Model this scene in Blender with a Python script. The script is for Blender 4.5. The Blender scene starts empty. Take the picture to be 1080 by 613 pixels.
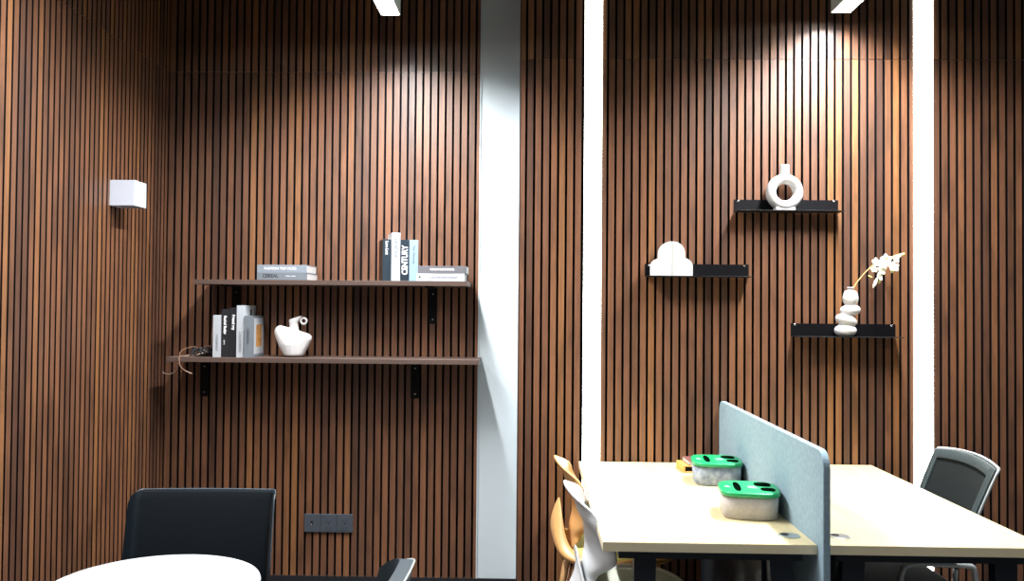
import bpy, bmesh, math, random
from math import sin, cos, pi, radians
from mathutils import Vector, Matrix
random.seed(7)
S = bpy.context.scene
COL = S.collection

# ------------------------------------------------------------------ camera
F_PX, YAW, PITCH, ROLL, EYE = 897.45, -0.0248, 0.0205, 0.0084, 1.3807
fw = Vector((sin(YAW)*cos(PITCH), cos(YAW)*cos(PITCH), sin(PITCH)))
rt = Vector((cos(YAW), -sin(YAW), 0)); up = rt.cross(fw)
rt, up = cos(ROLL)*rt + sin(ROLL)*up, -sin(ROLL)*rt + cos(ROLL)*up
cd = bpy.data.cameras.new('camera'); cd.sensor_width = 36; cd.lens = F_PX/1080*36
cd.clip_start = .02
cam = bpy.data.objects.new('camera', cd); COL.objects.link(cam)
M3 = Matrix((rt, up, -fw)).transposed()
cam.matrix_world = Matrix.Translation((0, 0, EYE)) @ M3.to_4x4()
S.camera = cam

# ------------------------------------------------------------------ world, lamps, exposure
LAMP_E = 14.0          # glow of the ceiling lamp diffusers
LAMP_W = 84.0          # watts of the two lamps in view
FILL_LAMP_W = 9.0      # watts of the added fill lamps out of view
LAMP_SPREAD = 151      # beam of the lamp reflectors, degrees
STRIP_E = 12.0          # light strips in the wall
w = bpy.data.worlds.new('world'); S.world = w; w.use_nodes = True
w.node_tree.nodes['Background'].inputs[0].default_value = (.80, .90, 1, 1)
w.node_tree.nodes['Background'].inputs[1].default_value = .08
S.view_settings.view_transform = 'Standard'; S.view_settings.look = 'None'
S.view_settings.gamma = 1; S.view_settings.use_curve_mapping = False
S.view_settings.exposure = 0.0

# ------------------------------------------------------------------ materials
def srgb(r, g, b):
    return tuple((c/255/12.92 if c/255 <= .04045 else ((c/255+.055)/1.055)**2.4) for c in (r, g, b)) + (1,)
def mat(name, col, rough=.5, metal=0, spec=.5, noise=None, emit=None, es=1, bump=None, coat=0, sheen=0, trans=0):
    m = bpy.data.materials.new(name); m.use_nodes = True
    nt = m.node_tree; b = nt.nodes['Principled BSDF']
    b.inputs['Base Color'].default_value = col
    b.inputs['Roughness'].default_value = rough; b.inputs['Metallic'].default_value = metal
    b.inputs['Specular IOR Level'].default_value = spec
    b.inputs['Coat Weight'].default_value = coat
    if emit: b.inputs['Emission Color'].default_value = emit; b.inputs['Emission Strength'].default_value = es
    tc = nt.nodes.new('ShaderNodeTexCoord')
    if noise:
        sc, col2, stretch = noise
        mp = nt.nodes.new('ShaderNodeMapping'); mp.inputs['Scale'].default_value = stretch
        n = nt.nodes.new('ShaderNodeTexNoise'); n.inputs['Scale'].default_value = sc; n.inputs['Detail'].default_value = 5
        r = nt.nodes.new('ShaderNodeValToRGB'); r.color_ramp.elements[0].position = .35; r.color_ramp.elements[1].position = .65
        r.color_ramp.elements[0].color = col; r.color_ramp.elements[1].color = col2
        nt.links.new(tc.outputs['Object'], mp.inputs[0]); nt.links.new(mp.outputs[0], n.inputs['Vector'])
        nt.links.new(n.outputs['Fac'], r.inputs[0]); nt.links.new(r.outputs[0], b.inputs['Base Color'])
    if bump:
        n = nt.nodes.new('ShaderNodeTexNoise'); n.inputs['Scale'].default_value = bump[0]
        bp = nt.nodes.new('ShaderNodeBump'); bp.inputs['Strength'].default_value = bump[1]; bp.inputs['Distance'].default_value = .002
        nt.links.new(tc.outputs['Object'], n.inputs['Vector']); nt.links.new(n.outputs['Fac'], bp.inputs['Height'])
        nt.links.new(bp.outputs[0], b.inputs['Normal'])
    return m

def slat_material():
    """every slat its own tone (face attribute 'tone'), streaky grain along z and a few dark knots"""
    m = bpy.data.materials.new('walnut slats'); m.use_nodes = True
    nt = m.node_tree; N = nt.nodes; L = nt.links; b = N['Principled BSDF']
    at = N.new('ShaderNodeAttribute'); at.attribute_name = 'tone'
    ramp = N.new('ShaderNodeValToRGB'); cr = ramp.color_ramp
    cr.elements[0].position = 0; cr.elements[0].color = (0.110, 0.048, 0.027, 1)
    cr.elements[1].position = 1; cr.elements[1].color = (0.325, 0.139, 0.048, 1)
    for p, c in ((.25, (0.162, 0.071, 0.036, 1)), (.5, (0.203, 0.087, 0.043, 1)), (.75, (0.249, 0.104, 0.047, 1)), (.9, (0.284, 0.125, 0.050, 1))):
        e = cr.elements.new(p); e.color = c
    L.new(at.outputs['Fac'], ramp.inputs[0])
    tc = N.new('ShaderNodeTexCoord')
    off = N.new('ShaderNodeVectorMath'); off.operation = 'MULTIPLY_ADD'
    cmb = N.new('ShaderNodeCombineXYZ'); ml = N.new('ShaderNodeMath'); ml.operation = 'MULTIPLY'; ml.inputs[1].default_value = 37.0
    L.new(at.outputs['Fac'], ml.inputs[0]); L.new(ml.outputs[0], cmb.inputs[2])
    L.new(tc.outputs['Object'], off.inputs[0]); off.inputs[1].default_value = (1, 1, .045); L.new(cmb.outputs[0], off.inputs[2])
    n = N.new('ShaderNodeTexNoise'); n.inputs['Scale'].default_value = 95; n.inputs['Detail'].default_value = 4; n.inputs['Roughness'].default_value = .6
    L.new(off.outputs[0], n.inputs['Vector'])
    gr = N.new('ShaderNodeMapRange'); gr.inputs['From Min'].default_value = .3; gr.inputs['From Max'].default_value = .7
    gr.inputs['To Min'].default_value = .52; gr.inputs['To Max'].default_value = .86
    L.new(n.outputs['Fac'], gr.inputs['Value'])
    # knots / figure: broad noise
    off2 = N.new('ShaderNodeVectorMath'); off2.operation = 'MULTIPLY_ADD'; off2.inputs[1].default_value = (1, 1, .35)
    L.new(tc.outputs['Object'], off2.inputs[0]); L.new(cmb.outputs[0], off2.inputs[2])
    n2 = N.new('ShaderNodeTexNoise'); n2.inputs['Scale'].default_value = 11; n2.inputs['Detail'].default_value = 3
    L.new(off2.outputs[0], n2.inputs['Vector'])
    g2 = N.new('ShaderNodeMapRange'); g2.inputs['From Min'].default_value = .25; g2.inputs['From Max'].default_value = .5
    g2.inputs['To Min'].default_value = .5; g2.inputs['To Max'].default_value = 1.0
    L.new(n2.outputs['Fac'], g2.inputs['Value'])
    m1 = N.new('ShaderNodeMath'); m1.operation = 'MULTIPLY'; L.new(gr.outputs[0], m1.inputs[0]); L.new(g2.outputs[0], m1.inputs[1])
    mx = N.new('ShaderNodeVectorMath'); mx.operation = 'SCALE'; L.new(ramp.outputs[0], mx.inputs[0]); L.new(m1.outputs[0], mx.inputs['Scale'])
    L.new(mx.outputs[0], b.inputs['Base Color'])
    b.inputs['Roughness'].default_value = .44; b.inputs['Specular IOR Level'].default_value = .62
    return m

W_ = (1, 1, 1, 1)
M = {
 'slat': slat_material(),
 'felt_black': mat('black felt backing', (.004, .004, .006, 1), .95, spec=.1),
 'paint': mat('white painted wall', (.56, .63, .66, 1), .55),
 'skirt': mat('black skirting', (.008, .009, .012, 1), .5),
 'floor': mat('dark grey floor', (.06, .058, .055, 1), .4, noise=(6, (.09, .085, .08, 1), (1, 1, 1))),
 'ceiling': mat('dark open ceiling', (.14, .15, .15, 1), .9),
 'side': mat('grey painted wall', (.45, .46, .47, 1), .8),
 'lampbody': mat('lamp housing white', (.55, .6, .58, 1), .5),
 'diff': mat('lamp diffuser', (.9, .9, .9, 1), .5, emit=(1, .975, .95, 1), es=LAMP_E),
 'strip': mat('light strip diffuser', (.9, .9, .9, 1), .5, emit=(.95, 1, .95, 1), es=STRIP_E),
 'alu': mat('aluminium channel', (.6, .62, .6, 1), .4, metal=.8),
 'board': mat('brown wood board', (.060, .040, .033, 1), .5, spec=.3, noise=(20, (.085, .056, .045, 1), (.1, 1, 1))),
 'blackmetal': mat('black metal', (.003, .003, .004, 1), .5, spec=.15),
 'screw': mat('steel screw', (.7, .7, .7, 1), .25, metal=1),
 'ceramic': mat('white ceramic', (.56, .555, .55, 1), .35),
 'matte': mat('matte white plaster', (.62, .62, .61, 1), .7),
 'seam': mat('grey seam', (.35, .34, .33, 1), .8),
 'page': mat('book pages', (.48, .48, .48, 1), .8),
 'b_white': mat('white book cover', (.38, .41, .44, 1), .45),
 'b_black': mat('black book cover', (.012, .013, .016, 1), .4),
 'b_slate': mat('slate blue book cover', (.014, .024, .034, 1), .4),
 'b_brown': mat('dark brown book cover', (.022, .014, .011, 1), .4),
 'b_grey': mat('grey book cover', (.13, .15, .17, 1), .45),
 'b_silver': mat('silver grey book cover', (.18, .21, .245, 1), .4),
 'b_taupe': mat('taupe grey book cover', (.10, .098, .11, 1), .5),
 'b_sky': mat('pale blue book cover', (.22, .33, .42, 1), .45),
 'ink_dark': mat('dark ink', (.03, .035, .04, 1), .6),
 'ink_grey': mat('grey ink', (.10, .11, .12, 1), .6),
 'ink_white': mat('white ink', (.85, .86, .88, 1), .6),
 'orange': mat('orange picture', (.55, .27, .07, 1), .6, noise=(60, (.3, .14, .05, 1), (1, 1, 1))),
 'green_pic': mat('green picture', (.10, .14, .05, 1), .6),
 'desk': mat('pale maple laminate', (.60, .52, .31, 1), .36, spec=.4, noise=(7, (.54, .46, .26, 1), (8, .5, 1))),
 'deskedge': mat('maple edge band', (.74, .66, .45, 1), .5),
 'navy': mat('navy powder coat', (.008, .014, .026, 1), .4),
 'felt': mat('blue grey felt', (.23, .325, .39, 1), .95, noise=(70, (.27, .375, .43, 1), (1, 1, 1)), spec=.1, bump=(600, .3)),
 'green': mat('green plastic lid', (.004, .30, .10, 1), .35),
 'slot': mat('dark bin opening', (.001, .004, .002, 1), .95, spec=0),
 'bin_beige': mat('beige stone plastic', (.40, .37, .36, 1), .6, noise=(90, (.46, .43, .42, 1), (1, 1, 1))),
 'bin_blue': mat('blue marbled stone plastic', (.17, .21, .29, 1), .6, noise=(45, (.38, .43, .50, 1), (1, 1, 1))),
 'chrome': mat('brushed chrome', (.6, .63, .63, 1), .3, metal=.9),
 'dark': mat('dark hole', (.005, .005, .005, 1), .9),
 'boxwood': mat('orange wood', (.70, .37, .08, 1), .5, noise=(14, (.6, .3, .06, 1), (1, 6, 1))),
 'maroon': mat('maroon leather', (.16, .06, .05, 1), .5),
 'tan': mat('tan orange plastic', (.60, .33, .12, 1), .4),
 'whiteplastic': mat('cool white plastic', (.58, .60, .61, 1), .38),
 'lime': mat('lime yellow fabric', (.62, .60, .16, 1), .9, bump=(500, .3)),
 'palepad': mat('pale sage fabric', (.50, .53, .44, 1), .9, bump=(500, .3)),
 'beech': mat('beech wood', (.42, .24, .10, 1), .5, noise=(30, (.36, .2, .08, 1), (1, 1, .1))),
 'leather': mat('black blue leather', (.004, .007, .010, 1), .40, spec=.28, bump=(300, .15)),
 'piping': mat('grey leather edge', (.05, .07, .085, 1), .35),
 'leather_lit': mat('black blue leather lit tone', (.032, .045, .055, 1), .45, bump=(300, .15)),  # lighter copy of the dark leather, light from above put into its colour
 'greyframe': mat('grey chair plastic', (.035, .048, .05, 1), .4),
 'meshfab': mat('dark chair mesh', (.006, .009, .009, 1), .8, spec=.2, noise=(60, (.009, .012, .012, 1), (6, 6, .3))),
 'silver': mat('silver chair tube', (.5, .54, .54, 1), .35, metal=.6),
 'blackfab': mat('black seat fabric', (.008, .009, .01, 1), .9),
 'socket': mat('dark grey socket plastic', (.05, .06, .075, 1), .45),
 'sockethole': mat('socket hole', (.004, .004, .005, 1), .8),
 'led': mat('white indicator', (.8, .8, .8, 1), .4),
 'fixture': mat('white painted metal', (.54, .58, .66, 1), .45),
 'stem': mat('dry tan stem', (.55, .36, .14, 1), .6),
 'petal': mat('ivory petals', (.85, .84, .68, 1), .6),
 'petalcore': mat('yellow green flower centre', (.60, .62, .22, 1), .6),
 'copper': mat('copper brown cable', (.30, .18, .12, 1), .35),
 'cable_black': mat('black cable', (.01, .01, .012, 1), .45),
 'cable_white': mat('off white cable', (.62, .57, .5, 1), .45),
 'steelleg': mat('black steel leg', (.01, .01, .012, 1), .3, metal=.5),
}
def marble():
    m = mat('white marble', (.84, .86, .88, 1), .22)
    nt = m.node_tree; b = nt.nodes['Principled BSDF']; tc = nt.nodes.new('ShaderNodeTexCoord')
    n = nt.nodes.new('ShaderNodeTexNoise'); n.inputs['Scale'].default_value = 1.6; n.inputs['Detail'].default_value = 3; n.inputs['Distortion'].default_value = .8
    r = nt.nodes.new('ShaderNodeValToRGB'); cr = r.color_ramp
    cr.elements[0].position = .485; cr.elements[0].color = (.50, .53, .55, 1)
    cr.elements[1].position = .515; cr.elements[1].color = (.50, .53, .55, 1)
    e = cr.elements.new(.5); e.color = (.34, .36, .375, 1)
    nt.links.new(tc.outputs['Object'], n.inputs['Vector']); nt.links.new(n.outputs['Fac'], r.inputs[0]); nt.links.new(r.outputs[0], b.inputs['Base Color'])
    return m
M['marble'] = marble()

# ------------------------------------------------------------------ helpers
def link(name, bm, m, parent=None, smooth=False, mats=None):
    me = bpy.data.meshes.new(name); bm.normal_update(); bm.to_mesh(me); bm.free()
    for x in (mats or [m]): me.materials.append(x)
    if smooth: me.polygons.foreach_set('use_smooth', [True]*len(me.polygons))
    o = bpy.data.objects.new(name, me); COL.objects.link(o)
    if parent: o.parent = parent
    return o
def tag(o, label=None, cat=None, group=None):
    if label: o['label'] = label
    if cat: o['category'] = cat
    if group: o['group'] = group
    return o
def thing(name, label, cat, loc=(0, 0, 0), rz=0, group=None):
    o = bpy.data.objects.new(name, None); COL.objects.link(o); o.empty_display_size = .05
    o.location = loc; o.rotation_euler = (0, 0, rz)
    return tag(o, label, cat, group)
def struct(name, bm, m, **k):
    o = link(name, bm, m, **k); o['kind'] = 'structure'; return o
def box(bm, x0, x1, y0, y1, z0, z1, mi=0):
    v = [bm.verts.new(p) for p in ((x0, y0, z0), (x1, y0, z0), (x1, y1, z0), (x0, y1, z0), (x0, y0, z1), (x1, y0, z1), (x1, y1, z1), (x0, y1, z1))]
    fs = [bm.faces.new([v[i] for i in q]) for q in ((0, 3, 2, 1), (4, 5, 6, 7), (0, 1, 5, 4), (1, 2, 6, 5), (2, 3, 7, 6), (3, 0, 4, 7))]
    for f in fs: f.material_index = mi
    return fs
def B(*a):
    bm = bmesh.new(); box(bm, *a); return bm
def bevel(o, wd, seg=2, angle=None):
    md = o.modifiers.new('bevel', 'BEVEL'); md.width = wd; md.segments = seg; md.limit_method = 'ANGLE'; md.angle_limit = radians(angle or 40)
    return o
def subsurf(o, n=2):
    md = o.modifiers.new('subsurf', 'SUBSURF'); md.levels = n; md.render_levels = n; return o
def solid(o, t, off=0):
    md = o.modifiers.new('solid', 'SOLIDIFY'); md.thickness = t; md.offset = off; return o
def lathe(bm, prof, n=40, c=(0, 0), cap=True):
    rings = []
    for r, z in prof:
        rings.append([bm.verts.new((c[0]+r*cos(2*pi*i/n), c[1]+r*sin(2*pi*i/n), z)) for i in range(n)])
    for a, b in zip(rings, rings[1:]):
        for i in range(n): bm.faces.new((a[i], a[(i+1) % n], b[(i+1) % n], b[i]))
    if cap:
        bm.faces.new(rings[0][::-1]); bm.faces.new(rings[-1])
    return bm
def tube(bm, pts, r, n=8, closed=False, caps=True):
    pts = [Vector(p) for p in pts]; k = len(pts); rings = []; prev = None
    for i, p in enumerate(pts):
        a = pts[(i-1) % k] if closed or i > 0 else p; b = pts[(i+1) % k] if closed or i < k-1 else p
        t = (b-a).normalized()
        if prev is None: nrm = t.cross(Vector((0, 0, 1)) if abs(t.z) < .9 else Vector((1, 0, 0))).normalized()
        else: nrm = (prev-t*prev.dot(t)).normalized()
        prev = nrm; bn = t.cross(nrm); rr = r[i] if isinstance(r, (list, tuple)) else r
        rings.append([bm.verts.new(p+rr*(cos(2*pi*j/n)*nrm+sin(2*pi*j/n)*bn)) for j in range(n)])
    m = k if closed else k-1
    for i in range(m):
        a, b = rings[i], rings[(i+1) % k]
        for j in range(n): bm.faces.new((a[j], a[(j+1) % n], b[(j+1) % n], b[j]))
    if not closed and caps: bm.faces.new(rings[0][::-1]); bm.faces.new(rings[-1])
    return bm
def smooth_path(pts, n=8, closed=False):
    P = [Vector(p) for p in pts]; k = len(P); out = []
    for i in range(k if closed else k-1):
        p0 = P[(i-1) % k] if closed or i > 0 else P[i]; p1 = P[i]; p2 = P[(i+1) % k]; p3 = P[(i+2) % k] if closed or i < k-2 else P[i+1]
        for j in range(n):
            t = j/n
            out.append(.5*((2*p1)+(p2-p0)*t+(2*p0-5*p1+4*p2-p3)*t*t+(-p0+3*p1-3*p2+p3)*t**3))
    if not closed: out.append(P[-1])
    return out
def grid(bm, f, nu, nv, mi=0, wrap=False):
    V = [[bm.verts.new(f(i/nu, j/nv)) for j in range(nv+1)] for i in range(nu+(0 if wrap else 1))]
    for i in range(nu):
        for j in range(nv):
            a = V[i]; b = V[(i+1) % len(V)] if wrap else V[i+1]
            bm.faces.new((a[j], b[j], b[j+1], a[j+1])).material_index = mi
    return V
def extrude_poly(bm, pts, d0, d1, axis='y', mi=0):
    """closed polygon pts (a,b) extruded: axis y -> (a, d, b); axis z -> (a, b, d)"""
    mk = (lambda a, b, d: (a, d, b)) if axis == 'y' else ((lambda a, b, d: (a, b, d)) if axis == 'z' else (lambda a, b, d: (d, a, b)))
    A = [bm.verts.new(mk(a, b, d0)) for a, b in pts]; C = [bm.verts.new(mk(a, b, d1)) for a, b in pts]; n = len(pts)
    f1 = bm.faces.new(A); f2 = bm.faces.new(C[::-1])
    fs = [f1, f2]+[bm.faces.new((A[i], C[i], C[(i+1) % n], A[(i+1) % n])) for i in range(n)]
    for f in fs: f.material_index = mi
    bmesh.ops.recalc_face_normals(bm, faces=bm.faces[:])
    return fs
def rrect(x0, x1, z0, z1, r, n=6, rs=None):
    rs = rs or (r, r, r, r); out = []
    for (cx, cz, a0, q) in ((x1, z0, -pi/2, rs[0]), (x1, z1, 0, rs[1]), (x0, z1, pi/2, rs[2]), (x0, z0, pi, rs[3])):
        sx = -1 if cx == x1 else 1; sz = -1 if cz == z1 else 1
        for i in range(n+1):
            a = a0+pi/2*i/n; out.append((cx+sx*q+q*cos(a), cz+sz*q+q*sin(a)))
    return out
def ellipsoid(bm, c, r, rot=None, u=20, v=12):
    m = Matrix.Translation(c) @ (rot.to_4x4() if rot else Matrix.Identity(4)) @ Matrix.Diagonal((*r, 1))
    bmesh.ops.create_uvsphere(bm, u_segments=u, v_segments=v, radius=1, matrix=m)
def remesh(o, vs=.003, sm=4):
    md = o.modifiers.new('remesh', 'REMESH'); md.mode = 'VOXEL'; md.voxel_size = vs; md.use_smooth_shade = True
    s = o.modifiers.new('smooth', 'SMOOTH'); s.iterations = sm; s.factor = .6
    return o
def text(name, s, size, m, parent, loc, rot, off=0.0, ext=.0004, sx=1, label=None, align='CENTER'):
    cu = bpy.data.curves.new(name, 'FONT'); cu.body = s; cu.size = size; cu.align_x = align; cu.align_y = 'CENTER'; cu.offset = off; cu.extrude = ext
    cu.resolution_u = 3
    t = bpy.data.objects.new('tmp', cu); COL.objects.link(t)
    bpy.context.view_layer.update()
    me = bpy.data.meshes.new_from_object(t.evaluated_get(bpy.context.evaluated_depsgraph_get()))
    bpy.data.objects.remove(t)
    me.materials.clear(); me.materials.append(m)
    o = bpy.data.objects.new(name, me); COL.objects.link(o); o.parent = parent; o.location = loc; o.rotation_euler = rot; o.scale = (sx, 1, 1)
    if label: o['label'] = label
    return o

# ------------------------------------------------------------------ the room
P = .034; YR, YL, XL = 3.596, 3.800, -1.658; TH = .020; SEAM = 2.44; TOP = 3.25; BASE = .178; CEIL = 3.3
def slat_wall(name, x0, x1, phase, yf, axis='y', z0=BASE):
    """slats between x0 and x1 along the wall, black gaps centred on phase + k*P"""
    bm = bmesh.new(); tone = []
    gap = .0098
    k = math.floor((x0-phase)/P)
    while phase+k*P < x1:
        a = max(x0, phase+k*P+gap/2); b = min(x1, phase+(k+1)*P-gap/2); k += 1
        if b-a < .003: continue
        for (za, zb) in ((z0, SEAM-.001), (SEAM+.001, TOP)):
            if axis == 'y': fs = box(bm, a, b, yf, yf+TH, za, zb)
            else: fs = box(bm, XL-TH, XL, a, b, za, zb)
            for q in ((3, 5) if axis == 'y' else (2, 4)): fs[q].material_index = 1      # slat sides are stained black
            t = min(1, max(0, random.gauss(.48, .24)))
            if random.random() < .08: t = .95
            tone += [t]*len(fs)
    n0 = len(bm.faces)
    if axis == 'y': box(bm, x0, x1, yf+TH, yf+TH+.02, z0, TOP, 1)
    else: box(bm, XL-TH-.02, XL-TH, x0, x1, z0, TOP, 1)
    tone += [0]*(len(bm.faces)-n0)
    o = struct(name, bm, None, mats=[M['slat'], M['felt_black']])
    at = o.data.attributes.new('tone', 'FLOAT', 'FACE'); at.data.foreach_set('value', tone)
    return o
slat_wall('wall_left', -1.2, YL+TH, 2.6125-P*130, 0, 'x')
slat_wall('wall_back_left', XL, -.240, -1.623-P*5, YL)
slat_wall('wall_back_center_left', -.063, .211, 0.0-P*5, YR)
slat_wall('wall_back_center', .287, 1.590, .3104-P*5, YR)
slat_wall('wall_back_right', 1.671, 3.6, 1.702-.034*5, YR)
# plain walls behind the panels
struct('wall_back', B(XL-.3, 3.9, YL+TH+.02, YL+.2, 0, CEIL), M['felt_black'])
struct('wall_back_pier', B(-.242, -.061, YL+.004, YL+TH+.03, BASE, CEIL), M['paint'])           # white painted band between the panels
bm = bmesh.new(); box(bm, -.063, -.057, YR+TH+.005, YL+TH, BASE, CEIL); struct('wall_back_return', bm, M['paint'])
bm = bmesh.new(); box(bm, -.245, -.240, YL-.002, YL+TH+.02, BASE, CEIL); struct('trim_1', bm, M['paint'])
bm = bmesh.new(); box(bm, -.063, -.059, YR-.002, YR+TH+.005, BASE, CEIL); struct('trim_2', bm, M['b_brown'])
struct('wall_side_left', B(XL-.2, XL-TH-.02, -1.2, YL+.2, 0, CEIL), M['felt_black'])
struct('floor', B(XL-.3, 3.9, -1.5, 4.0, -.05, 0), M['floor'])
struct('ceiling', B(XL-.3, 3.9, -1.5, 4.0, CEIL, CEIL+.05), M['ceiling'])
bm = bmesh.new(); box(bm, XL-.03, -.06, YL-.004, YL+TH+.02, 0, BASE); struct('baseboard_back_left', bm, M['skirt'])
bm = bmesh.new(); box(bm, -.06, 3.6, YR+.002, YR+TH+.02, 0, BASE); struct('baseboard_back_right', bm, M['skirt'])
bm = bmesh.new(); box(bm, XL-TH-.02, XL+.004, -1.2, YL, 0, BASE); struct('baseboard_left', bm, M['skirt'])

# light strips sunk into the wall between the slat panels
def strip(x0, x1, label):
    t = thing('light_strip', label, 'light', ((x0+x1)/2, YR, BASE), group='vertical light strips in the slat wall')
    h = (x1-x0)/2
    bm = bmesh.new()
    box(bm, -h, h, .022, .026, 0, TOP-BASE); box(bm, -h, -h+.0015, .0, .022, 0, TOP-BASE); box(bm, h-.0015, h, .0, .022, 0, TOP-BASE)
    link('channel', bm, M['alu'], t)
    link('diffuser', B(-h+.002, h-.002, -.005, .008, .002, TOP-BASE-.002), M['strip'], t)
strip(.211, .287, 'tall glowing white light strip in the slat wall at the left end of the desks')
strip(1.590, 1.671, 'tall glowing white light strip in the slat wall right of the flower vase')

# ------------------------------------------------------------------ suspended linear lamps
def lamp(x, y0, y1, z, label, group=None, watts=None):
    t = thing('linear_lamp', label, 'lamp', (x, (y0+y1)/2, z), group=group)
    L = (y1-y0)/2; w2 = .040; rec = .024
    bm = bmesh.new()
    box(bm, -w2, w2, -L, L, rec, .075)                       # top
    box(bm, -w2, -w2+.003, -L, L, 0, rec); box(bm, w2-.003, w2, -L, L, 0, rec)
    box(bm, -w2+.003, w2-.003, -L, -L+.003, 0, rec); box(bm, -w2+.003, w2-.003, L-.003, L, 0, rec)
    link('housing', bm, M['lampbody'], t)
    link('diffuser', B(-w2+.004, w2-.004, -L+.004, L-.004, rec-.011, rec-.001), M['diff'], t)
    ld = bpy.data.lights.new('lamp_light', 'AREA'); ld.shape = 'RECTANGLE'; ld.size = 2*w2-.008; ld.size_y = 2*L-.008
    ld.energy = watts or LAMP_W; ld.spread = radians(LAMP_SPREAD); ld.color = (.99, .99, 1)
    lo = bpy.data.objects.new('lamp_light', ld); COL.objects.link(lo); lo.parent = t; lo.location = (0, 0, rec-.012)
    for yy in (-L*.7, L*.7):
        bm = bmesh.new(); tube(bm, [(0, yy, .075), (0, yy, CEIL-z)], .0012, 6); link('cable', bm, M['steelleg'], t)
lamp(-1.34, 1.55, 2.65, 2.58, 'linear ceiling lamp beside the left slat wall, above the top of the photo', watts=34)
lamp(-.594, 2.50, 3.46, 2.58, 'bright linear ceiling lamp above the book shelves, cut off by the top of the photo')
lamp(1.249, 2.53, 3.49, 2.60, 'bright linear ceiling lamp above the right desk, cut off by the top of the photo')
for (x, y) in ((-.594, .1), (1.249, .1)):  # fill lamps added overhead, out of view, to light the fronts of things
    lamp(x, y, y+1.32, 2.6, 'added fill lamp out of view, shaped like the linear ceiling lamps', 'added fill lamps out of view', FILL_LAMP_W)

# ------------------------------------------------------------------ long wooden shelves
def wood_shelf(label, x0, x1, xl_b, xr_b, z0, z1, brs):
    t = thing('wall_shelf', label, 'shelf', (x0, YL, z0), group=None)
    o = link('board', B(0, x1-x0, 3.6-YL, -.001, 0, z1-z0), M['board'], t); bevel(o, .001, 1)
    for bx, h in brs:
        bm = bmesh.new()
        box(bm, bx-x0, bx-x0+.038, -.006, 0, -h, 0); box(bm, bx-x0, bx-x0+.038, -.15, -.006, -.006, 0)
        b_ = link('bracket', bm, M['blackmetal'], t)
        for dz in (-h+.02, -.03):
            bm = bmesh.new(); ellipsoid(bm, (bx-x0+.019, -.007, dz), (.004, .003, .004), u=10, v=6)
            link('screw', bm, M['screw'], b_, True)
    return t
wood_shelf('upper long brown wooden wall shelf carrying two groups of books', -1.447, -.276, 0, 0, 1.471, 1.492, ((-1.352, .185), (-.467, .165)))
wood_shelf('lower long brown wooden wall shelf carrying books, a vase and cables', -1.565, -.228, 0, 0, 1.138, 1.159, ((-1.492, .165), (-.543, .165)))

# ------------------------------------------------------------------ books
def book(label, w_, d, h, cover, loc, rz=0, flat=False, texts=(), group=None, page=True, mp=None):
    """upright: w_ = thickness along x, spine towards -y, d deep, h tall. flat: w_ long spine, h thick."""
    t = thing('book', label, 'book', loc, rz, group)
    c = .0022
    bm = bmesh.new()
    if not flat:
        box(bm, 0, c, c, d, 0, h); box(bm, w_-c, w_, c, d, 0, h); box(bm, 0, w_, 0, c, 0, h)
        o = link('cover', bm, cover, t)
        link('pages', B(c, w_-c, c, d-.003, .003, h-.003), M['page'], t)
    else:
        box(bm, 0, w_, c, d, 0, c); box(bm, 0, w_, c, d, h-c, h); box(bm, 0, w_, 0, c, 0, h)
        o = link('cover', bm, cover, t)
        link('pages', B(.003, w_-.001, c, d-.003, c, h-c), M['page'], t)
    bevel(o, .0006, 1)
    for (s, size, m, a, b, vert, off, sx) in texts:
        # a: position along spine from its left/bottom, b: cross position
        if flat: text('spine_title', s, size, m, t, (a, -.0003, b), (pi/2, 0, 0), off, sx=sx)
        elif vert == 'down': text('spine_title', s, size, m, t, (b, -.0003, a), (pi/2, pi/2, 0), off, sx=sx)
        else: text('spine_title', s, size, m, t, (b, -.0003, a), (pi/2, -pi/2, 0), off, sx=sx)
    return t
LS = 1.159; US = 1.492
# lower shelf, upright, left to right
book('thin white upright book, leftmost on the lower shelf beside the cables', .034, .15, .180, M['b_white'], (-1.371, 3.618, LS), texts=(('MODERNIST', .013, M['ink_grey'], .062, .017, 'down', 0, 1),))
book('black upright book with a long white spine title, beside the thin white book', .034, .15, .206, M['b_black'], (-1.336, 3.622, LS), texts=(('Rachel Butler', .017, M['ink_white'], .138, .016, 'down', .0005, .86), ('. cora', .010, M['ink_white'], .066, .014, 'down', 0, 1)))
book('black upright book with a short white title, leaning against the tall white book', .033, .15, .213, M['b_black'], (-1.301, 3.622, LS), texts=(('Friend my', .018, M['ink_white'], .150, .017, 'down', .0005, .9),))
t = book('tallest white upright book on the lower shelf with pale grey lettering', .034, .15, .223, M['b_white'], (-1.267, 3.612, LS), texts=(('FASHIONTEXT', .017, M['ink_grey'], .068, .017, 'up', 0, .8),))
link('cover_picture', B(.034, .0343, .07, .095, .180, .205), M['ink_dark'], t)
link('spine_picture', B(.030, .034, -.0004, .001, .012, .115), M['green_pic'], t)
t = book('grey upright book with an orange picture panel on its cover, rightmost on the lower shelf', .037, .155, .178, M['b_grey'], (-1.2325, 3.605, LS), texts=(('CEREALMAG', .014, M['ink_dark'], .092, .017, 'down', 0, .85),))
bm = bmesh.new(); box(bm, .037, .0375, .02, .145, .014, .168); link('cover_panel', bm, M['b_white'], t)
bm = bmesh.new(); box(bm, .0375, .038, .045, .12, .045, .140); link('cover_picture', bm, M['orange'], t)
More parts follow.
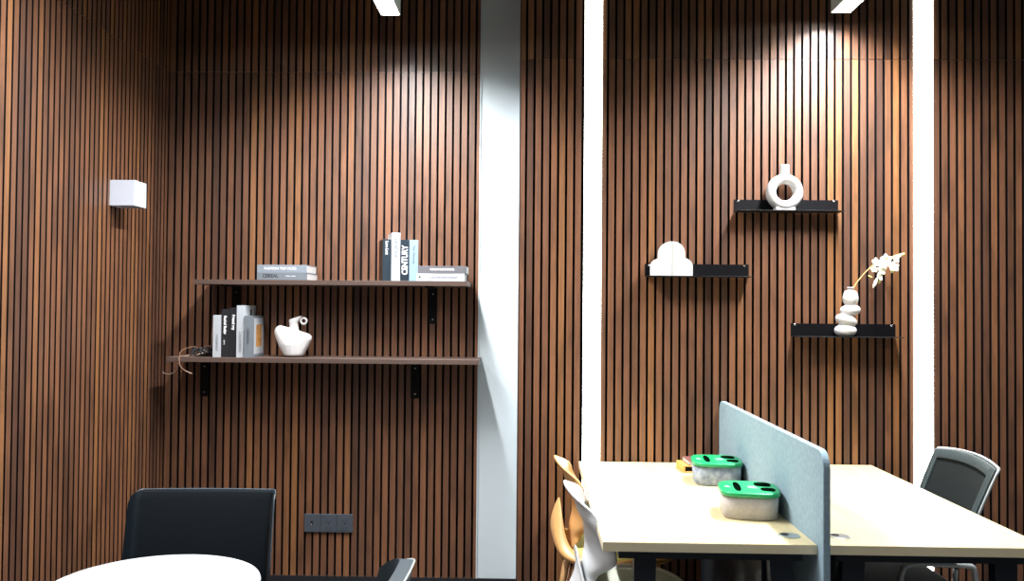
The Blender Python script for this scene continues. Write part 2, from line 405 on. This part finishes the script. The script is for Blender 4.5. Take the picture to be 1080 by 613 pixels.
# upper shelf, left: two flat
book('grey flat book with dark letters, underneath the silver book on the upper shelf', .216, .175, .030, M['b_grey'], (-1.180, 3.605, US), flat=True, texts=(('CEREAL', .021, M['ink_dark'], .058, .017, 0, .0006, .95), ('volume  eleven', .007, M['ink_white'], .145, .017, 0, 0, 1)))
book('silver grey flat book with white letters, on top of the dark lettered grey book', .214, .165, .034, M['b_silver'], (-1.180, 3.605, US+.0305), flat=True, texts=(('FASHION TOP PICKS', .015, M['ink_white'], .100, .018, 0, 0, 1),))
# upper shelf, middle: four upright, turned a little
A = radians(17)
def row(s): return (-.643+s*cos(A), 3.612+s*sin(A))
p = row(0); t = book('slate upright book with small white title, leftmost standing on the upper shelf', .036, .13, .178, M['b_slate'], (*p, US), A, texts=(('Love Lost', .017, M['ink_white'], .142, .018, 'down', .0005, .85),))
link('side_panel', B(-.0006, 0, .0, .13, 0, .178), M['b_brown'], t); link('side_emblem', B(-.0010, -.0006, .055, .066, .078, .092), M['b_taupe'], t)
p = row(.0365); book('tall white upright book standing between the two slate books on the upper shelf', .037, .13, .206, M['b_white'], (p[0]+.014*sin(A), p[1]-.014*cos(A), US), A, texts=(('VANESSA', .022, M['ink_grey'], .142, .018, 'down', 0, .95),))
p = row(.0760); book('slate upright book with CENTURY in large white letters on the upper shelf', .038, .13, .178, M['b_slate'], (*p, US), A, texts=(('CENTURY', .034, M['ink_white'], .090, .020, 'up', .0009, .82),))
p = row(.115); book('pale blue upright book at the right end of the standing row on the upper shelf', .038, .12, .178, M['b_sky'], (*p, US), A, texts=(('The  Monocle', .014, M['ink_grey'], .115, .019, 'down', 0, 1),))
# upper shelf, right: two flat
t = book('white flat book with a dark dot on its spine, underneath the taupe book', .205, .14, .032, M['b_white'], (-.497, 3.606, US), flat=True, texts=(('CURATED BOX DESIGN', .012, M['ink_grey'], .115, .016, 0, 0, 1),))
bm = bmesh.new(); ellipsoid(bm, (.014, 0, .017), (.005, .0006, .005), u=12, v=6); link('spine_dot', bm, M['ink_dark'], t)
t = book('taupe grey flat book with small white title, on top of the white book', .207, .14, .032, M['b_taupe'], (-.491, 3.606, US+.0325), flat=True, texts=(('MODERN DESIGN BASICS', .010, M['ink_white'], .104, .017, 0, .0003, .9),))

# ------------------------------------------------------------------ heart shaped vase on the lower shelf
bm = bmesh.new()
def hull_pts():
    pts = []
    for c, r in (((0, 0, .012), (.046, .034, .012)), ((-.060, 0, .106), (.026, .026, .032)), ((.054, 0, .082), (.026, .026, .022)), ((.0, 0, .085), (.05, .036, .03)), ((-.003, 0, .055), (.066, .040, .03))):
        b2 = bmesh.new(); ellipsoid(b2, c, r, u=16, v=10); pts += [v.co.copy() for v in b2.verts]; b2.free()
    return pts
for pnt in hull_pts():
    pnt.z = max(pnt.z, 0); bm.verts.new(pnt)
res = bmesh.ops.convex_hull(bm, input=bm.verts[:])
bmesh.ops.delete(bm, geom=[v for v in bm.verts if not v.link_faces], context='VERTS')
def sect(bm, secs, n=20):
    R_ = [[bm.verts.new(Vector(c)+Vector((a*cos(2*pi*i/n), b*sin(2*pi*i/n), tl*cos(2*pi*i/n)))) for i in range(n)] for c, a, b, tl in secs]
    for q, s in zip(R_, R_[1:]):
        for i in range(n): bm.faces.new((q[i], q[(i+1) % n], s[(i+1) % n], s[i]))
    bm.faces.new(R_[0][::-1]); bm.faces.new(R_[-1])
sect(bm, (((-.001, 0, .085), .030, .020, 0), ((0, 0, .120), .021, .015, 0), ((-.002, 0, .145), .018, .013, .003), ((.002, 0, .160), .025, .013, .007), ((.006, 0, .172), .030, .012, .010)))
t = thing('heart_vase', 'white ceramic heart shaped vase with tilted neck and ring handle on the lower shelf', 'vase', (-1.041, 3.69, LS))
o = link('body', bm, M['ceramic'], t); remesh(o, .0026, 6)
bm = bmesh.new(); n = 32
grid(bm, lambda u, v: Vector((.043+(.0125+.0045*cos(2*pi*v))*cos(2*pi*u), .006*sin(2*pi*v)-.004, .157+(.0125+.0045*cos(2*pi*v))*sin(2*pi*u))), 32, 10, wrap=True)
link('ring_handle', bm, M['ceramic'], t, True)

# ------------------------------------------------------------------ loose cables on the lower shelf
t = thing('cable_bundle', 'tangle of thin black and copper cables lying at the left end of the lower shelf', 'cable', (-1.46, 3.68, LS))
def loop_pts(c, rx, ry, rz_, tilt, k=14, ph=0, turns=1):
    out = []
    for i in range(int(k*turns)):
        a = ph+2*pi*i/k
        out.append((c[0]+rx*cos(a), c[1]+ry*sin(a), c[2]+rz_*(.5+.5*sin(a+tilt))))
    return out
z0 = .0022
for nm, mm, pts in (
  ('copper_loop', 'copper', smooth_path(loop_pts((-.038, .0, z0), .035, .05, .036, 0), 4, True)),
  ('copper_loop', 'copper', smooth_path(loop_pts((.014, .02, z0), .026, .04, .042, .6), 4, True)),
  ('pale_loop', 'cable_white', smooth_path(loop_pts((.018, .0, z0), .018, .03, .030, 1.2), 4, True)),
  ('pale_cord', 'cable_white', smooth_path([(-.065, -.02, z0), (-.04, -.04, z0), (-.005, -.03, .006), (.02, -.03, .010), (.045, -.02, .024), (.062, 0, .030)], 6))):
    bm = bmesh.new(); tube(bm, pts, .0017, 7, closed='loop' in nm); link(nm, bm, M[mm], t, True)
rs = random.Random(3)
for k in range(9):
    pts = [(-.02+.024*i+rs.uniform(-.014, .014), rs.uniform(-.055, .04), .003+rs.uniform(0, .034)) for i in range(5)]
    bm = bmesh.new(); tube(bm, smooth_path(pts, 8), .0026, 7); link('black_cord', bm, M['cable_black'], t, True)
# dangling ends
def dangle(label, pts, r, m):
    bm = bmesh.new(); tube(bm, smooth_path(pts, 8), r, 7); o = link('hanging_cable', bm, M[m], None, True); tag(o, label, 'cable'); return o
dangle('thin pale cable end hanging over the front of the lower shelf', [(-1.500, 3.64, 1.1615), (-1.505, 3.60, 1.1625), (-1.504, 3.592, 1.150), (-1.498, 3.592, 1.120), (-1.478, 3.60, 1.100), (-1.455, 3.61, 1.088)], .0018, 'copper')
dangle('short dark cable hooked in the corner beneath the lower shelf', [(-1.595, 3.64, 1.095), (-1.588, 3.64, 1.086), (-1.568, 3.65, 1.083), (-1.548, 3.66, 1.095), (-1.538, 3.66, 1.118), (-1.535, 3.67, 1.138)], .0015, 'cable_white')
dangle('thin wire dropping from the upper shelf to the cables on the lower shelf', [(-1.432, 3.775, 1.470), (-1.434, 3.778, 1.40), (-1.428, 3.776, 1.32), (-1.432, 3.77, 1.25), (-1.425, 3.74, 1.195), (-1.430, 3.70, 1.170)], .0011, 'copper')

# ------------------------------------------------------------------ black metal ledges and the vases on them
def ledge(label, x, z, w_):
    t = thing('wall_ledge', label, 'shelf', (x, YR, z), group='black metal ledges on the slat wall')
    link('back_plate', B(0, w_, -.003, 0, 0, .052), M['blackmetal'], t)
    bevel(link('ledge_plate', B(0, w_, -.085, -.003, -.003, 0), M['blackmetal'], t), .0008, 1)
    for sx in (.018, w_-.018):
        bm = bmesh.new(); ellipsoid(bm, (sx, -.0035, .046), (.0055, .003, .0055), u=12, v=8)
        link('screw', bm, M['screw'], t, True)
ledge('uppermost short black metal ledge holding the white ring vase', .842, 1.792, .434)
ledge('middle height short black metal ledge holding the white cloud shaped ornament', .470, 1.519, .434)
ledge('lowest short black metal ledge holding the stacked pebble vase', 1.080, 1.274, .434)

# ring vase
t = thing('ring_vase', 'white ceramic ring vase with a hole and short neck on the uppermost black ledge', 'vase', (1.040, 3.552, 1.7925))
bm = bmesh.new()
grid(bm, lambda u, v: Vector(((.0555+.0205*cos(2*pi*v))*cos(2*pi*u), .030*sin(2*pi*v), .077+(.0555+.0215*cos(2*pi*v))*sin(2*pi*u))), 48, 20, wrap=True)
box(bm, -.040, .040, -.024, .024, .0, .012)
lathe(bm, ((.0195, .13), (.0195, .1925), (.015, .1925), (.015, .14)), 28)
o = link('body', bm, M['ceramic'], t); remesh(o, .0022, 2)

# cloud ornament: two matching halves
t = thing('cloud_ornament', 'white cloud shaped ornament of two halves on the left end of the middle black ledge', 'ornament', (.5735, 3.552, 1.5195))
pr_ = [(0, 0), (.082, 0), (.082, .040)]
for i in range(1, 9): a = pi/2*i/9*1.15; pr_.append((.040+.042*cos(a), .040+.034*sin(a)))
pr_.append((.051, .074))
for i in range(0, 13): a = pi/2*i/12; pr_.append((.0505*cos(a), .092+.050*sin(a)))
for s in (-1, 1):
    bm = bmesh.new(); extrude_poly(bm, [(s*(x+.0024), z) for x, z in pr_], -.026, .026)
    bevel(link('half', bm, M['matte'], t), .0012, 2, 50)
link('seam', B(-.0025, .0025, -.0255, .0255, .001, .138), M['seam'], t)

# stacked pebble vase
t = thing('pebble_vase', 'white ceramic vase shaped like four stacked pebbles on the lowest black ledge', 'vase', (1.2915, 3.552, 1.2745))
bm = bmesh.new()
for c, r, ry in (((0, 0, .025), (.045, .036, .029), 0), ((.003, 0, .067), (.045, .036, .026), .28), ((.020, 0, .109), (.042, .034, .024), -.05), ((.0205, 0, .157), (.032, .030, .033), .1), ((.0205, 0, .172), (.029, .026, .023), 0)):
    ellipsoid(bm, c, r, Matrix.Rotation(ry, 3, 'Y'), 28, 18)
for v in bm.verts: v.co.z = min(max(v.co.z, 0), .202)
o = link('body', bm, M['ceramic'], t); remesh(o, .0022, 3)
bm = bmesh.new(); lathe(bm, ((.013, .196), (.013, .2045)), 20, (.0205, 0)); link('mouth', bm, M['seam'], t, True)

# orchid stem
t = thing('orchid_stem', 'stem of ivory orchid blossoms leaning right out of the pebble vase', 'flower', (1.318, 3.55, 1.475))
S0 = smooth_path([(0, 0, -.05), (.006, 0, 0), (.045, 0, .055), (.085, -.005, .095), (.125, -.01, .118), (.165, -.012, .132), (.210, -.012, .146)], 8)
bm = bmesh.new(); tube(bm, S0, .0022, 8); link('stem', bm, M['stem'], t, True)
rs = random.Random(11)
def petal(bm, M_, l, wd):
    def f(u, v):
        x = (u-.5)*2; y = v
        ww = wd*math.sin(pi*min(1, .12+.86*y))**.8
        return M_ @ Vector((x*ww, l*y, .004*math.sin(pi*y)-.25*abs(x)*ww*.5))
    grid(bm, f, 6, 7)
def blossom(c, sc, rx, rz):
    R0 = Matrix.Translation(c) @ Matrix.Rotation(rz, 4, 'Z') @ Matrix.Rotation(rx, 4, 'X')
    bm = bmesh.new()
    for k in range(5):
        petal(bm, R0 @ Matrix.Rotation(2*pi*k/5+rs.uniform(-.15, .15), 4, 'Z') @ Matrix.Rotation(.35, 4, 'X'), .024*sc, (.012 if k % 2 else .009)*sc)
    o = link('blossom', bm, M['petal'], t, True); solid(o, .0008)
    bm = bmesh.new(); ellipsoid(bm, R0 @ Vector((0, .002, .003)), (.004*sc, .004*sc, .005*sc), u=10, v=8); link('centre', bm, M['petalcore'], o, True)
for c, sc in (((.092, -.012, .105), .9), ((.112, -.018, .072), .9), ((.135, -.016, .118), 1.1), ((.158, -.020, .085), 1.1), ((.170, -.014, .118), .8), ((.100, -.02, .045), .8), ((.120, -.02, .095), .9), ((.085, -.018, .078), .7)):
    blossom(c, sc, radians(90)+rs.uniform(-.5, .3), rs.uniform(-.6, .6))
def bud(a, b, r, m='petal'):
    bm = bmesh.new(); a = Vector(a); b = Vector(b)
    tube(bm, [a.lerp(b, i/6) for i in range(7)], [r*max(.15, sin(pi*(.08+.84*i/6))) for i in range(7)], 8); link('bud', bm, M[m], t, True)
bud((.098, -.018, .045), (.078, -.02, .000), .0075); bud((.112, -.018, .05), (.102, -.02, .018), .006, 'petalcore')
bud((.185, -.012, .136), (.212, -.012, .142), .005, 'petalcore'); bud((.180, -.012, .130), (.195, -.014, .134), .007); bud((.165, -.012, .075), (.150, -.012, .062), .006, 'petalcore')
bud((.06, -.012, .052), (.078, -.015, .044), .003, 'petalcore')

# ------------------------------------------------------------------ white cube wall light on the left wall
t = thing('wall_light', 'small white cube wall light fixed to the left slat wall', 'lamp', (XL, 3.325, 1.768))
bm = bmesh.new()
for q in ((0, .100, -.048, -.045, 0, .1), (0, .100, .049, .052, 0, .1), (.097, .100, -.045, .049, 0, .1), (0, .003, -.045, .049, 0, .1), (.003, .097, -.045, .049, .094, .1)): box(bm, *q)
bevel(link('shade', bm, M['fixture'], t), .001, 1)
link('inner_plate', B(.003, .097, -.045, .049, .006, .012), M['seam'], t)

# ------------------------------------------------------------------ sockets
def socket(x, label, kind):
    t = thing('wall_socket', label, 'socket', (x, YL, .374), group='row of three socket plates low on the back wall')
    bevel(link('plate', B(.0006, .0724, -.009, 0, 0, .080), M['socket'], t), .0015, 2)
    bm = bmesh.new()
    if kind:
        for z in (.026, .056):
            for dx in (-.008, .008):
                extrude_poly(bm, [(.0365+dx+a, z+b-.006*(1 if kind else 0)) for a, b in ((-.0012, -.004), (.0012, -.004), (.0012, .004), (-.0012, .004))], -.0098, -.0088)
        extrude_poly(bm, [(.0365+.0035*cos(a*pi/4), .040+.0035*sin(a*pi/4)) for a in range(8)], -.0098, -.0088)
        link('holes', bm, M['sockethole'], t)
        link('insert', B(.014, .059, -.0105, -.009, .010, .070), M['socket'], t)
        for o in t.children:
            if o.name.startswith('holes'): o.location.y = -.0014
    else:
        box(bm, .030, .040, -.0098, -.0088, .030, .050); link('port', bm, M['sockethole'], t)
        bm = bmesh.new(); ellipsoid(bm, (.034, -.009, .034), (.0025, .0015, .0025), u=10, v=6); link('indicator', bm, M['led'], t, True)
socket(-1.013, 'dark grey wall plate with one white dot, left of the two sockets', 0)
socket(-.940, 'dark grey wall socket in the middle of the row of three plates', 1)
socket(-.867, 'dark grey wall socket at the right end of the row of three plates', 2)

# ------------------------------------------------------------------ desks and divider
DZ = .74
def desk(label, x0, x1, legs, gx):
    t = thing('desk', label, 'desk', ((x0+x1)/2, 2.97, 0)); cx = (x0+x1)/2; cy = 2.97
    bm = bmesh.new(); box(bm, x0-cx, x1-cx, 2.3563-cy, 3.588-cy, DZ-.0255, DZ-.0012, 1); box(bm, x0-cx+.0008, x1-cx-.0008, 2.3571-cy, 3.587-cy, DZ-.0012, DZ, 0)
    link('desktop', bm, None, t, mats=[M['desk'], M['deskedge']])
    bm = bmesh.new()
    for yy in (2.44, 3.50): box(bm, x0-cx+.05, x1-cx-.02, yy-cy-.02, yy-cy+.02, DZ-.062, DZ-.0255)
    for xx in (x0+.10, x1-.06): box(bm, xx-cx-.02, xx-cx+.02, 2.44-cy, 3.5-cy, DZ-.062, DZ-.0255)
    link('under_frame', bm, M['navy'], t)
    for yy in (2.44, 3.50):
        for xt, xb in legs:
            bm = bmesh.new(); h = .031
            a = [(xt-h, DZ-.05), (xt+h, DZ-.05), (xb+h*.8, 0), (xb-h*.8, 0)]
            extrude_poly(bm, [(p_[0]-cx, p_[1]) for p_ in a], yy-cy-.018, yy-cy+.018)
            link('leg', bm, M['navy'], t)
    bm = bmesh.new(); box(bm, x1-cx-.10 if x0 < .5 else x0-cx+.08, (x1-cx-.085) if x0 < .5 else (x0-cx+.095), 2.55-cy, 3.45-cy, .30, DZ-.03)
    link('modesty_panel', bm, M['navy'], t)
    g = thing('grommet', None, None, (gx-cx, 2.447-cy, DZ)); g.parent = t
    for k in list(g.keys()): del g[k]
    bm = bmesh.new(); lathe(bm, ((.030, .0), (.030, .0022), (.0285, .0030), (.026, .003)), 32); bmesh.ops.recalc_face_normals(bm, faces=bm.faces[:])
    link('cap', bm, M['chrome'], g)
    bm = bmesh.new(); lathe(bm, ((.012, .003), (.012, .0036)), 20, (-.011, .008)); link('hole', bm, M['dark'], g)
desk('pale wood desk left of the grey felt divider with two green lidded boxes', .197, .781, ((.322, .312), (.70, .74)), .732)
desk('pale wood desk right of the grey felt divider with an empty top', .803, 1.411, ((.905, .87), (1.325, 1.33)), .874)
bm = bmesh.new(); extrude_poly(bm, rrect(2.312, 3.592, .40, 1.002, .045, 8, rs=(.02, .045, .05, .02)), .782, .802, 'x')
o = link('desk_divider', bm, M['felt'], None); tag(o, 'blue grey felt divider standing between the two desks', 'divider'); bevel(o, .003, 2, 60)

# ------------------------------------------------------------------ green lidded boxes
def sup(a, b, n, k=64, e=3.9):
    out = []
    for i in range(k):
        th = 2*pi*i/k; c, s = cos(th), sin(th)
        out.append((a*abs(c)**(2/e)*(1 if c > 0 else -1), b*abs(s)**(2/e)*(1 if s > 0 else -1)))
    return out
def deskbin(label, x, y, rz, body):
    t = thing('lidded_box', label, 'container', (x, y, DZ), rz, 'green lidded boxes on the left desk')
    bm = bmesh.new(); rings = []
    for (s_, z) in ((.925, .001), (.955, .004), (.98, .035), (1, .072)):
        rings.append([bm.verts.new((px, py, z)) for px, py in sup(.087*s_, .094*s_, 1)])
    for a, b in zip(rings, rings[1:]):
        for i in range(64): bm.faces.new((a[i], a[(i+1) % 64], b[(i+1) % 64], b[i]))
    bm.faces.new(rings[0][::-1]); bm.faces.new(rings[-1])
    link('body', bm, body, t, True)
    bm = bmesh.new(); lathe_r = []
    for (s_, z) in ((1.0, .070), (1.05, .0715), (1.05, .080), (1.035, .083), (.99, .0845), (.5, .0848)):
        lathe_r.append([bm.verts.new((px, py, z)) for px, py in sup(.087*s_, .094*s_, 1)])
    for a, b in zip(lathe_r, lathe_r[1:]):
        for i in range(64): bm.faces.new((a[i], a[(i+1) % 64], b[(i+1) % 64], b[i]))
    bm.faces.new(lathe_r[0][::-1]); bm.faces.new(lathe_r[-1])
    lid = link('lid', bm, M['green'], t, True)
    for (cx, cy, a, b, q) in ((-.036, -.002, .011, .068, 2.4), (.046, .042, .026, .032, 3), (.055, -.032, .022, .026, 3)):
        bm = bmesh.new(); pts = [(cx+u, cy+v) for u, v in sup(a, b, 1, 24, q)]
        extrude_poly(bm, pts, .0835, .0852, 'z'); link('opening', bm, M['slot'], lid)
    for (cx, cy, s) in ((-.062, -.002, 'ABC'), (.012, .0, 'BOX')):
        pass
    for cy in (-.018, -.006, .006):
        bm = bmesh.new(); box(bm, -.003, .026-.006*(cy > 0), cy, cy+.003, .0848, .0853); link('print_line', bm, M['led'], lid)
    bm = bmesh.new(); box(bm, -.074, -.056, -.016, -.012, .0846, .0852); box(bm, -.074, -.060, -.006, -.002, .0846, .0852); link('print_line', bm, M['led'], lid)
deskbin('beige box with a green slotted lid, nearer to the desk front edge', .682, 2.705, radians(-8), M['bin_beige'])
deskbin('blue marbled box with a green slotted lid, nearer to the wall', .687, 3.200, radians(-6), M['bin_blue'])

# wooden box and notebook
t = thing('wooden_box', 'small orange wooden open fronted box at the back of the left desk', 'box', (.655, 3.425, DZ), radians(4))
bm = bmesh.new()
for q in ((-.065, .065, -.06, .06, 0, .005), (-.065, .065, -.06, .06, .024, .029), (-.065, -.058, -.06, .06, .005, .024), (.058, .065, -.06, .06, .005, .024), (-.058, .058, .054, .06, .005, .024)): box(bm, *q)
bevel(link('case', bm, M['boxwood'], t), .001, 1); link('shade_fill', B(-.058, .058, -.050, .054, .005, .0235), M['dark'], t)  # black block in the case, shade of the open inside as colour
t = thing('notebook', 'small maroon notebook lying on the wooden box at the back of the left desk', 'notebook', (.668, 3.425, DZ+.0295), radians(3))
bm = bmesh.new(); box(bm, -.055, .055, -.055, .055, 0, .002); box(bm, -.055, .055, -.055, .055, .014, .016); bevel(link('cover', bm, M['maroon'], t), .0008, 1)
link('pages', B(-.054, .054, -.053, .053, .002, .014), M['page'], t)

# ------------------------------------------------------------------ plastic shell chairs at the left desk
def interp(tab, v):
    for (a, x), (b, y) in zip(tab, tab[1:]):
        if v <= b:
            k = (v-a)/(b-a); k = k*k*(3-2*k); return x+(y-x)*k
    return tab[-1][1]
def shell_chair(label, loc, rz, shell, pad, leg, hump=1):
    """faces +x; origin on the floor under the rear of the back"""
    t = thing('shell_chair', label, 'chair', loc, rz, 'plastic shell chairs at the left desk')
    CX, AX, AY = .295, .205, .215; SZ = .465
    bm = bmesh.new()
    def seat(u, v):
        th = 2*pi*u; c, s = cos(th), sin(th); e = 2/2.6
        px = abs(c)**e*(1 if c > 0 else -1); py = abs(s)**e*(1 if s > 0 else -1)
        r = min(1, v/.6)
        z = SZ-.018*(1-r*r)
        if v > .6:
            q = (v-.6)/.4
            rear = max(0, -c)
            # rear rim rises into two rounded horns with a dip in the middle
            h = .020+.165*hump*math.exp(-(abs(th-pi)/.40)**2)+.02*rear
            if c > 0: h = .012+.02*abs(s)**2
            out = (.022 if hump == 1 else -.03)*sin(pi*min(1, q*.9))-.035*max(0, q-.55)*(1 if rear > .2 else 0)
            return Vector((CX+px*AX+px*out, py*AY+py*out, z+h*q))
        return Vector((CX+px*AX*r, py*AY*r, z))
    grid(bm, seat, 56, 14, wrap=True)
    bmesh.ops.remove_doubles(bm, verts=bm.verts, dist=.0004)
    subsurf(solid(link('seat_shell', bm, shell, t, True), .008), 1)
    bm = bmesh.new()
    XB = ((0, .128), (.2, .138), (.4, .150), (.6, .146), (.8, .118), (1, .078))
    WB = ((0, .07), (.15, .09), (.45, .205), (.62, .215), (.85, .195), (1, .125))
    XE = ((0, .010), (.2, .035), (.42, .070), (.50, .070), (.65, .040), (.85, .045), (1, .020))
    def back(u, v):
        s = (u-.5)*2
        # rounded top: outer columns stop lower
        vv = v*(1-.20*abs(s)**2.4)
        w_ = interp(WB, vv); x = interp(XB, vv)+interp(XE, vv)*abs(s)**1.7
        return Vector((x, w_*math.sin(s*pi/2*.92)/math.sin(pi/2*.92), .475+.345*vv))
    grid(bm, back, 24, 24)
    subsurf(solid(link('backrest', bm, shell, t, True), .008), 1)
    if pad:
        bm = bmesh.new()
        def cush(u, v):
            th = 2*pi*u; c, s = cos(th), sin(th); e = 2/2.6
            px = abs(c)**e*(1 if c > 0 else -1); py = abs(s)**e*(1 if s > 0 else -1)
            if v < .5: r = v*2; return Vector((CX+px*.185*r, py*.195*r, SZ+.036-.010*r**4))
            r = 1-(v-.5)*2; return Vector((CX+px*.185*r, py*.195*r, SZ-.006+.006*r))
        grid(bm, cush, 40, 12, wrap=True); bmesh.ops.remove_doubles(bm, verts=bm.verts, dist=.0004)
        link('cushion', bm, pad, t, True)
    for sx, sy in ((.15, -1), (.15, 1), (.44, -1), (.44, 1)):
        bm = bmesh.new(); ox = -.065 if sx < .3 else .05
        tube(bm, [(sx, sy*.135, SZ-.02), (sx+ox, sy*.20, 0)], [.016, .010], 12); link('leg', bm, leg, t, True)
    bm = bmesh.new(); tube(bm, [(.15, -.135, .43), (.15, .135, .43), (.44, .135, .43), (.44, -.135, .43)], .008, 8, True); link('seat_frame', bm, M['steelleg'], t)
    return t
shell_chair('tan orange plastic shell chair with lime cushion, further back at the left desk', (.008, 3.24, 0), radians(3), M['tan'], M['lime'], M['beech'])
shell_chair('white plastic shell chair, nearer one at the left desk', (.028, 2.76, 0), radians(3), M['whiteplastic'], M['palepad'], M['beech'], .7)

# ------------------------------------------------------------------ grey task chair at the right desk (faces -x)
t = thing('office_chair', 'grey framed mesh back office chair with silver arms at the right desk', 'chair', (1.40, 3.16, 0), 0)
def bk(s, v):   # s -1..1 across (y), v 0..1 up
    z = .50+.345*v+.016*(1-s*s)*v
    x = .050+.03*v*v+.10*v+.024*(1-s*s)
    return Vector((x, s*(.205+.012*v), z))
NF = 14
outer = [bk(-1, i/NF) for i in range(NF)]+[bk(-1+2*i/NF, 1) for i in range(NF+1)]+[bk(1, 1-i/NF) for i in range(1, NF+1)]
outer += [bk(1-2*i/NF, 0) for i in range(1, NF)]
inner = [bk(-.84, .07+.83*i/NF) for i in range(NF)]+[bk(.84*(-1+2*i/NF), .90) for i in range(NF+1)]+[bk(.84, .07+.83*(1-i/NF)) for i in range(1, NF+1)]+[bk(.84*(1-2*i/NF), .07) for i in range(1, NF)]
bm = bmesh.new(); vo = [bm.verts.new(p_) for p_ in outer]; vi = [bm.verts.new(p_-Vector((.004, 0, 0))) for p_ in inner]
for i in range(len(vo)): bm.faces.new((vo[i], vo[(i+1) % len(vo)], vi[(i+1) % len(vo)], vi[i]))
fr = solid(link('back_frame', bm, M['greyframe'], t, True), .014); bevel(fr, .004, 2)
bm = bmesh.new(); tube(bm, [p_+Vector((.008, 0, .002)) for p_ in outer[NF//2:NF*3]], .0055, 8); link('back_trim', bm, M['silver'], t, True)
bm = bmesh.new(); grid(bm, lambda u, v: bk(-.9+1.8*u, .03+.92*v), 12, 12); solid(link('mesh_back', bm, M['meshfab'], t, True), .003)
bm = bmesh.new(); box(bm, -.36, .05, -.225, .225, .405, .455); o = link('seat', bm, M['blackfab'], t, True); bevel(o, .02, 3)
for s in (-1, 1):
    bm = bmesh.new(); yy = s*.245
    tube(bm, smooth_path([(-.07, yy, .03), (-.10, yy, .25), (-.150, yy, .44), (-.150, yy, .505), (-.118, yy, .530), (-.02, yy, .530), (.070, yy, .526), (.090, yy, .505), (.100, yy, .40), (.118, yy, .20), (.125, yy, .012)], 6), .0095, 10)
    tube(bm, [(.125, yy, .012), (-.33, yy, .012)], .0095, 10)
    link('arm_frame', bm, M['silver'], t, True)
bm = bmesh.new(); tube(bm, [(-.15, -.245, .42), (-.15, .245, .42)], .009, 8); tube(bm, [(.07, -.245, .42), (.07, .245, .42)], .009, 8); tube(bm, [(.07, -.15, .42), (.055, -.19, .52)], .009, 8); tube(bm, [(.07, .15, .42), (.055, .19, .52)], .009, 8)
link('cross_bar', bm, M['silver'], t, True)

# ------------------------------------------------------------------ round marble table
TZ = .58
t = thing('round_table', 'small round white marble topped table in front of the dark armchair', 'table', (-1.083, 2.435, 0))
bm = bmesh.new(); lathe(bm, ((.283, TZ-.020), (.293, TZ-.016), (.296, TZ-.008), (.293, TZ-.001), (.290, TZ)), 96); link('table_top', bm, M['marble'], t)
bm = bmesh.new(); lathe(bm, ((.03, .02), (.022, .06), (.022, TZ-.05), (.06, TZ-.0205)), 32); link('pedestal', bm, M['steelleg'], t, True)
bm = bmesh.new(); lathe(bm, ((.2, 0), (.2, .008), (.03, .022)), 48); link('base', bm, M['steelleg'], t, True)

# ------------------------------------------------------------------ leather armchairs (face -y locally)
def armchair(label, loc, rz, skin, edge, wtop=.262, htop=.708):
    t = thing('armchair', label, 'armchair', loc, rz, 'dark leather armchairs round the marble table')
    bm = bmesh.new()
    def sh(u, v, k=0):
        c = (u-.5)*2; a = abs(c); sg = 1 if c > 0 else -1
        q = max(0, (a-.80)/.20)
        x = sg*(wtop*min(a, .80)/.86+(wtop-wtop*.80/.86)*math.sin(q*pi/2))
        y = -.055*q*q+.06*v**1.5-.018*(1-a*a)*-1
        z = .30+(htop-.30)*v-.030*max(0, (a-.86)/.14)**2.6*v
        return Vector((x, y, z))
    N_ = 48; K_ = 14; T_ = .040
    F = [[bm.verts.new(sh(i/N_, j/K_)) for j in range(K_+1)] for i in range(N_+1)]
    Bk = [[bm.verts.new(sh(i/N_, j/K_)+Vector((0, T_, 0))) for j in range(K_+1)] for i in range(N_+1)]
    for i in range(N_):
        for j in range(K_):
            bm.faces.new((F[i][j], F[i+1][j], F[i+1][j+1], F[i][j+1])); bm.faces.new((Bk[i][j], Bk[i][j+1], Bk[i+1][j+1], Bk[i+1][j]))
        bm.faces.new((F[i][K_], F[i+1][K_], Bk[i+1][K_], Bk[i][K_])); bm.faces.new((F[i][0], Bk[i][0], Bk[i+1][0], F[i+1][0]))
    for j in range(K_):
        bm.faces.new((F[0][j], F[0][j+1], Bk[0][j+1], Bk[0][j])); bm.faces.new((F[N_][j], Bk[N_][j], Bk[N_][j+1], F[N_][j+1]))
    o = link('back_shell', bm, skin, t, True); bevel(o, .012, 4, 50)
    bm = bmesh.new()
    rim = [sh(0, j/K_)+Vector((-.001, T_, 0)) for j in range(4, K_)]+[sh(i/N_, 1)+Vector((0, T_, 0)) for i in range(N_+1)]+[sh(1, 1-j/K_)+Vector((.001, T_, 0)) for j in range(1, K_-3)]
    tube(bm, rim, .003, 6); link('edge_piping', bm, edge, t, True)
    bm = bmesh.new(); extrude_poly(bm, rrect(-.215, .215, -.44, -.035, .05), .30, .42, 'z'); o = link('seat_cushion', bm, skin, t, True); bevel(o, .02, 3, 50)
    for sx, sy in ((-1, -.42), (1, -.42), (-1, -.03), (1, -.03)):
        bm = bmesh.new(); tube(bm, [(sx*.20, sy, .30), (sx*.225, sy*1.02, 0)], [.013, .010], 10); link('leg', bm, M['steelleg'], t, True)
    return t
armchair('black leather armchair with broad curved back behind the round marble table', (-1.216, 3.10, 0), radians(3), M['leather'], M['piping'], .260, .684)
armchair('dark leather armchair in a lit tone right of the marble table, only its back corner in view', (-.432, 2.05, 0), radians(-94), M['leather_lit'], M['silver'], .25, .706)
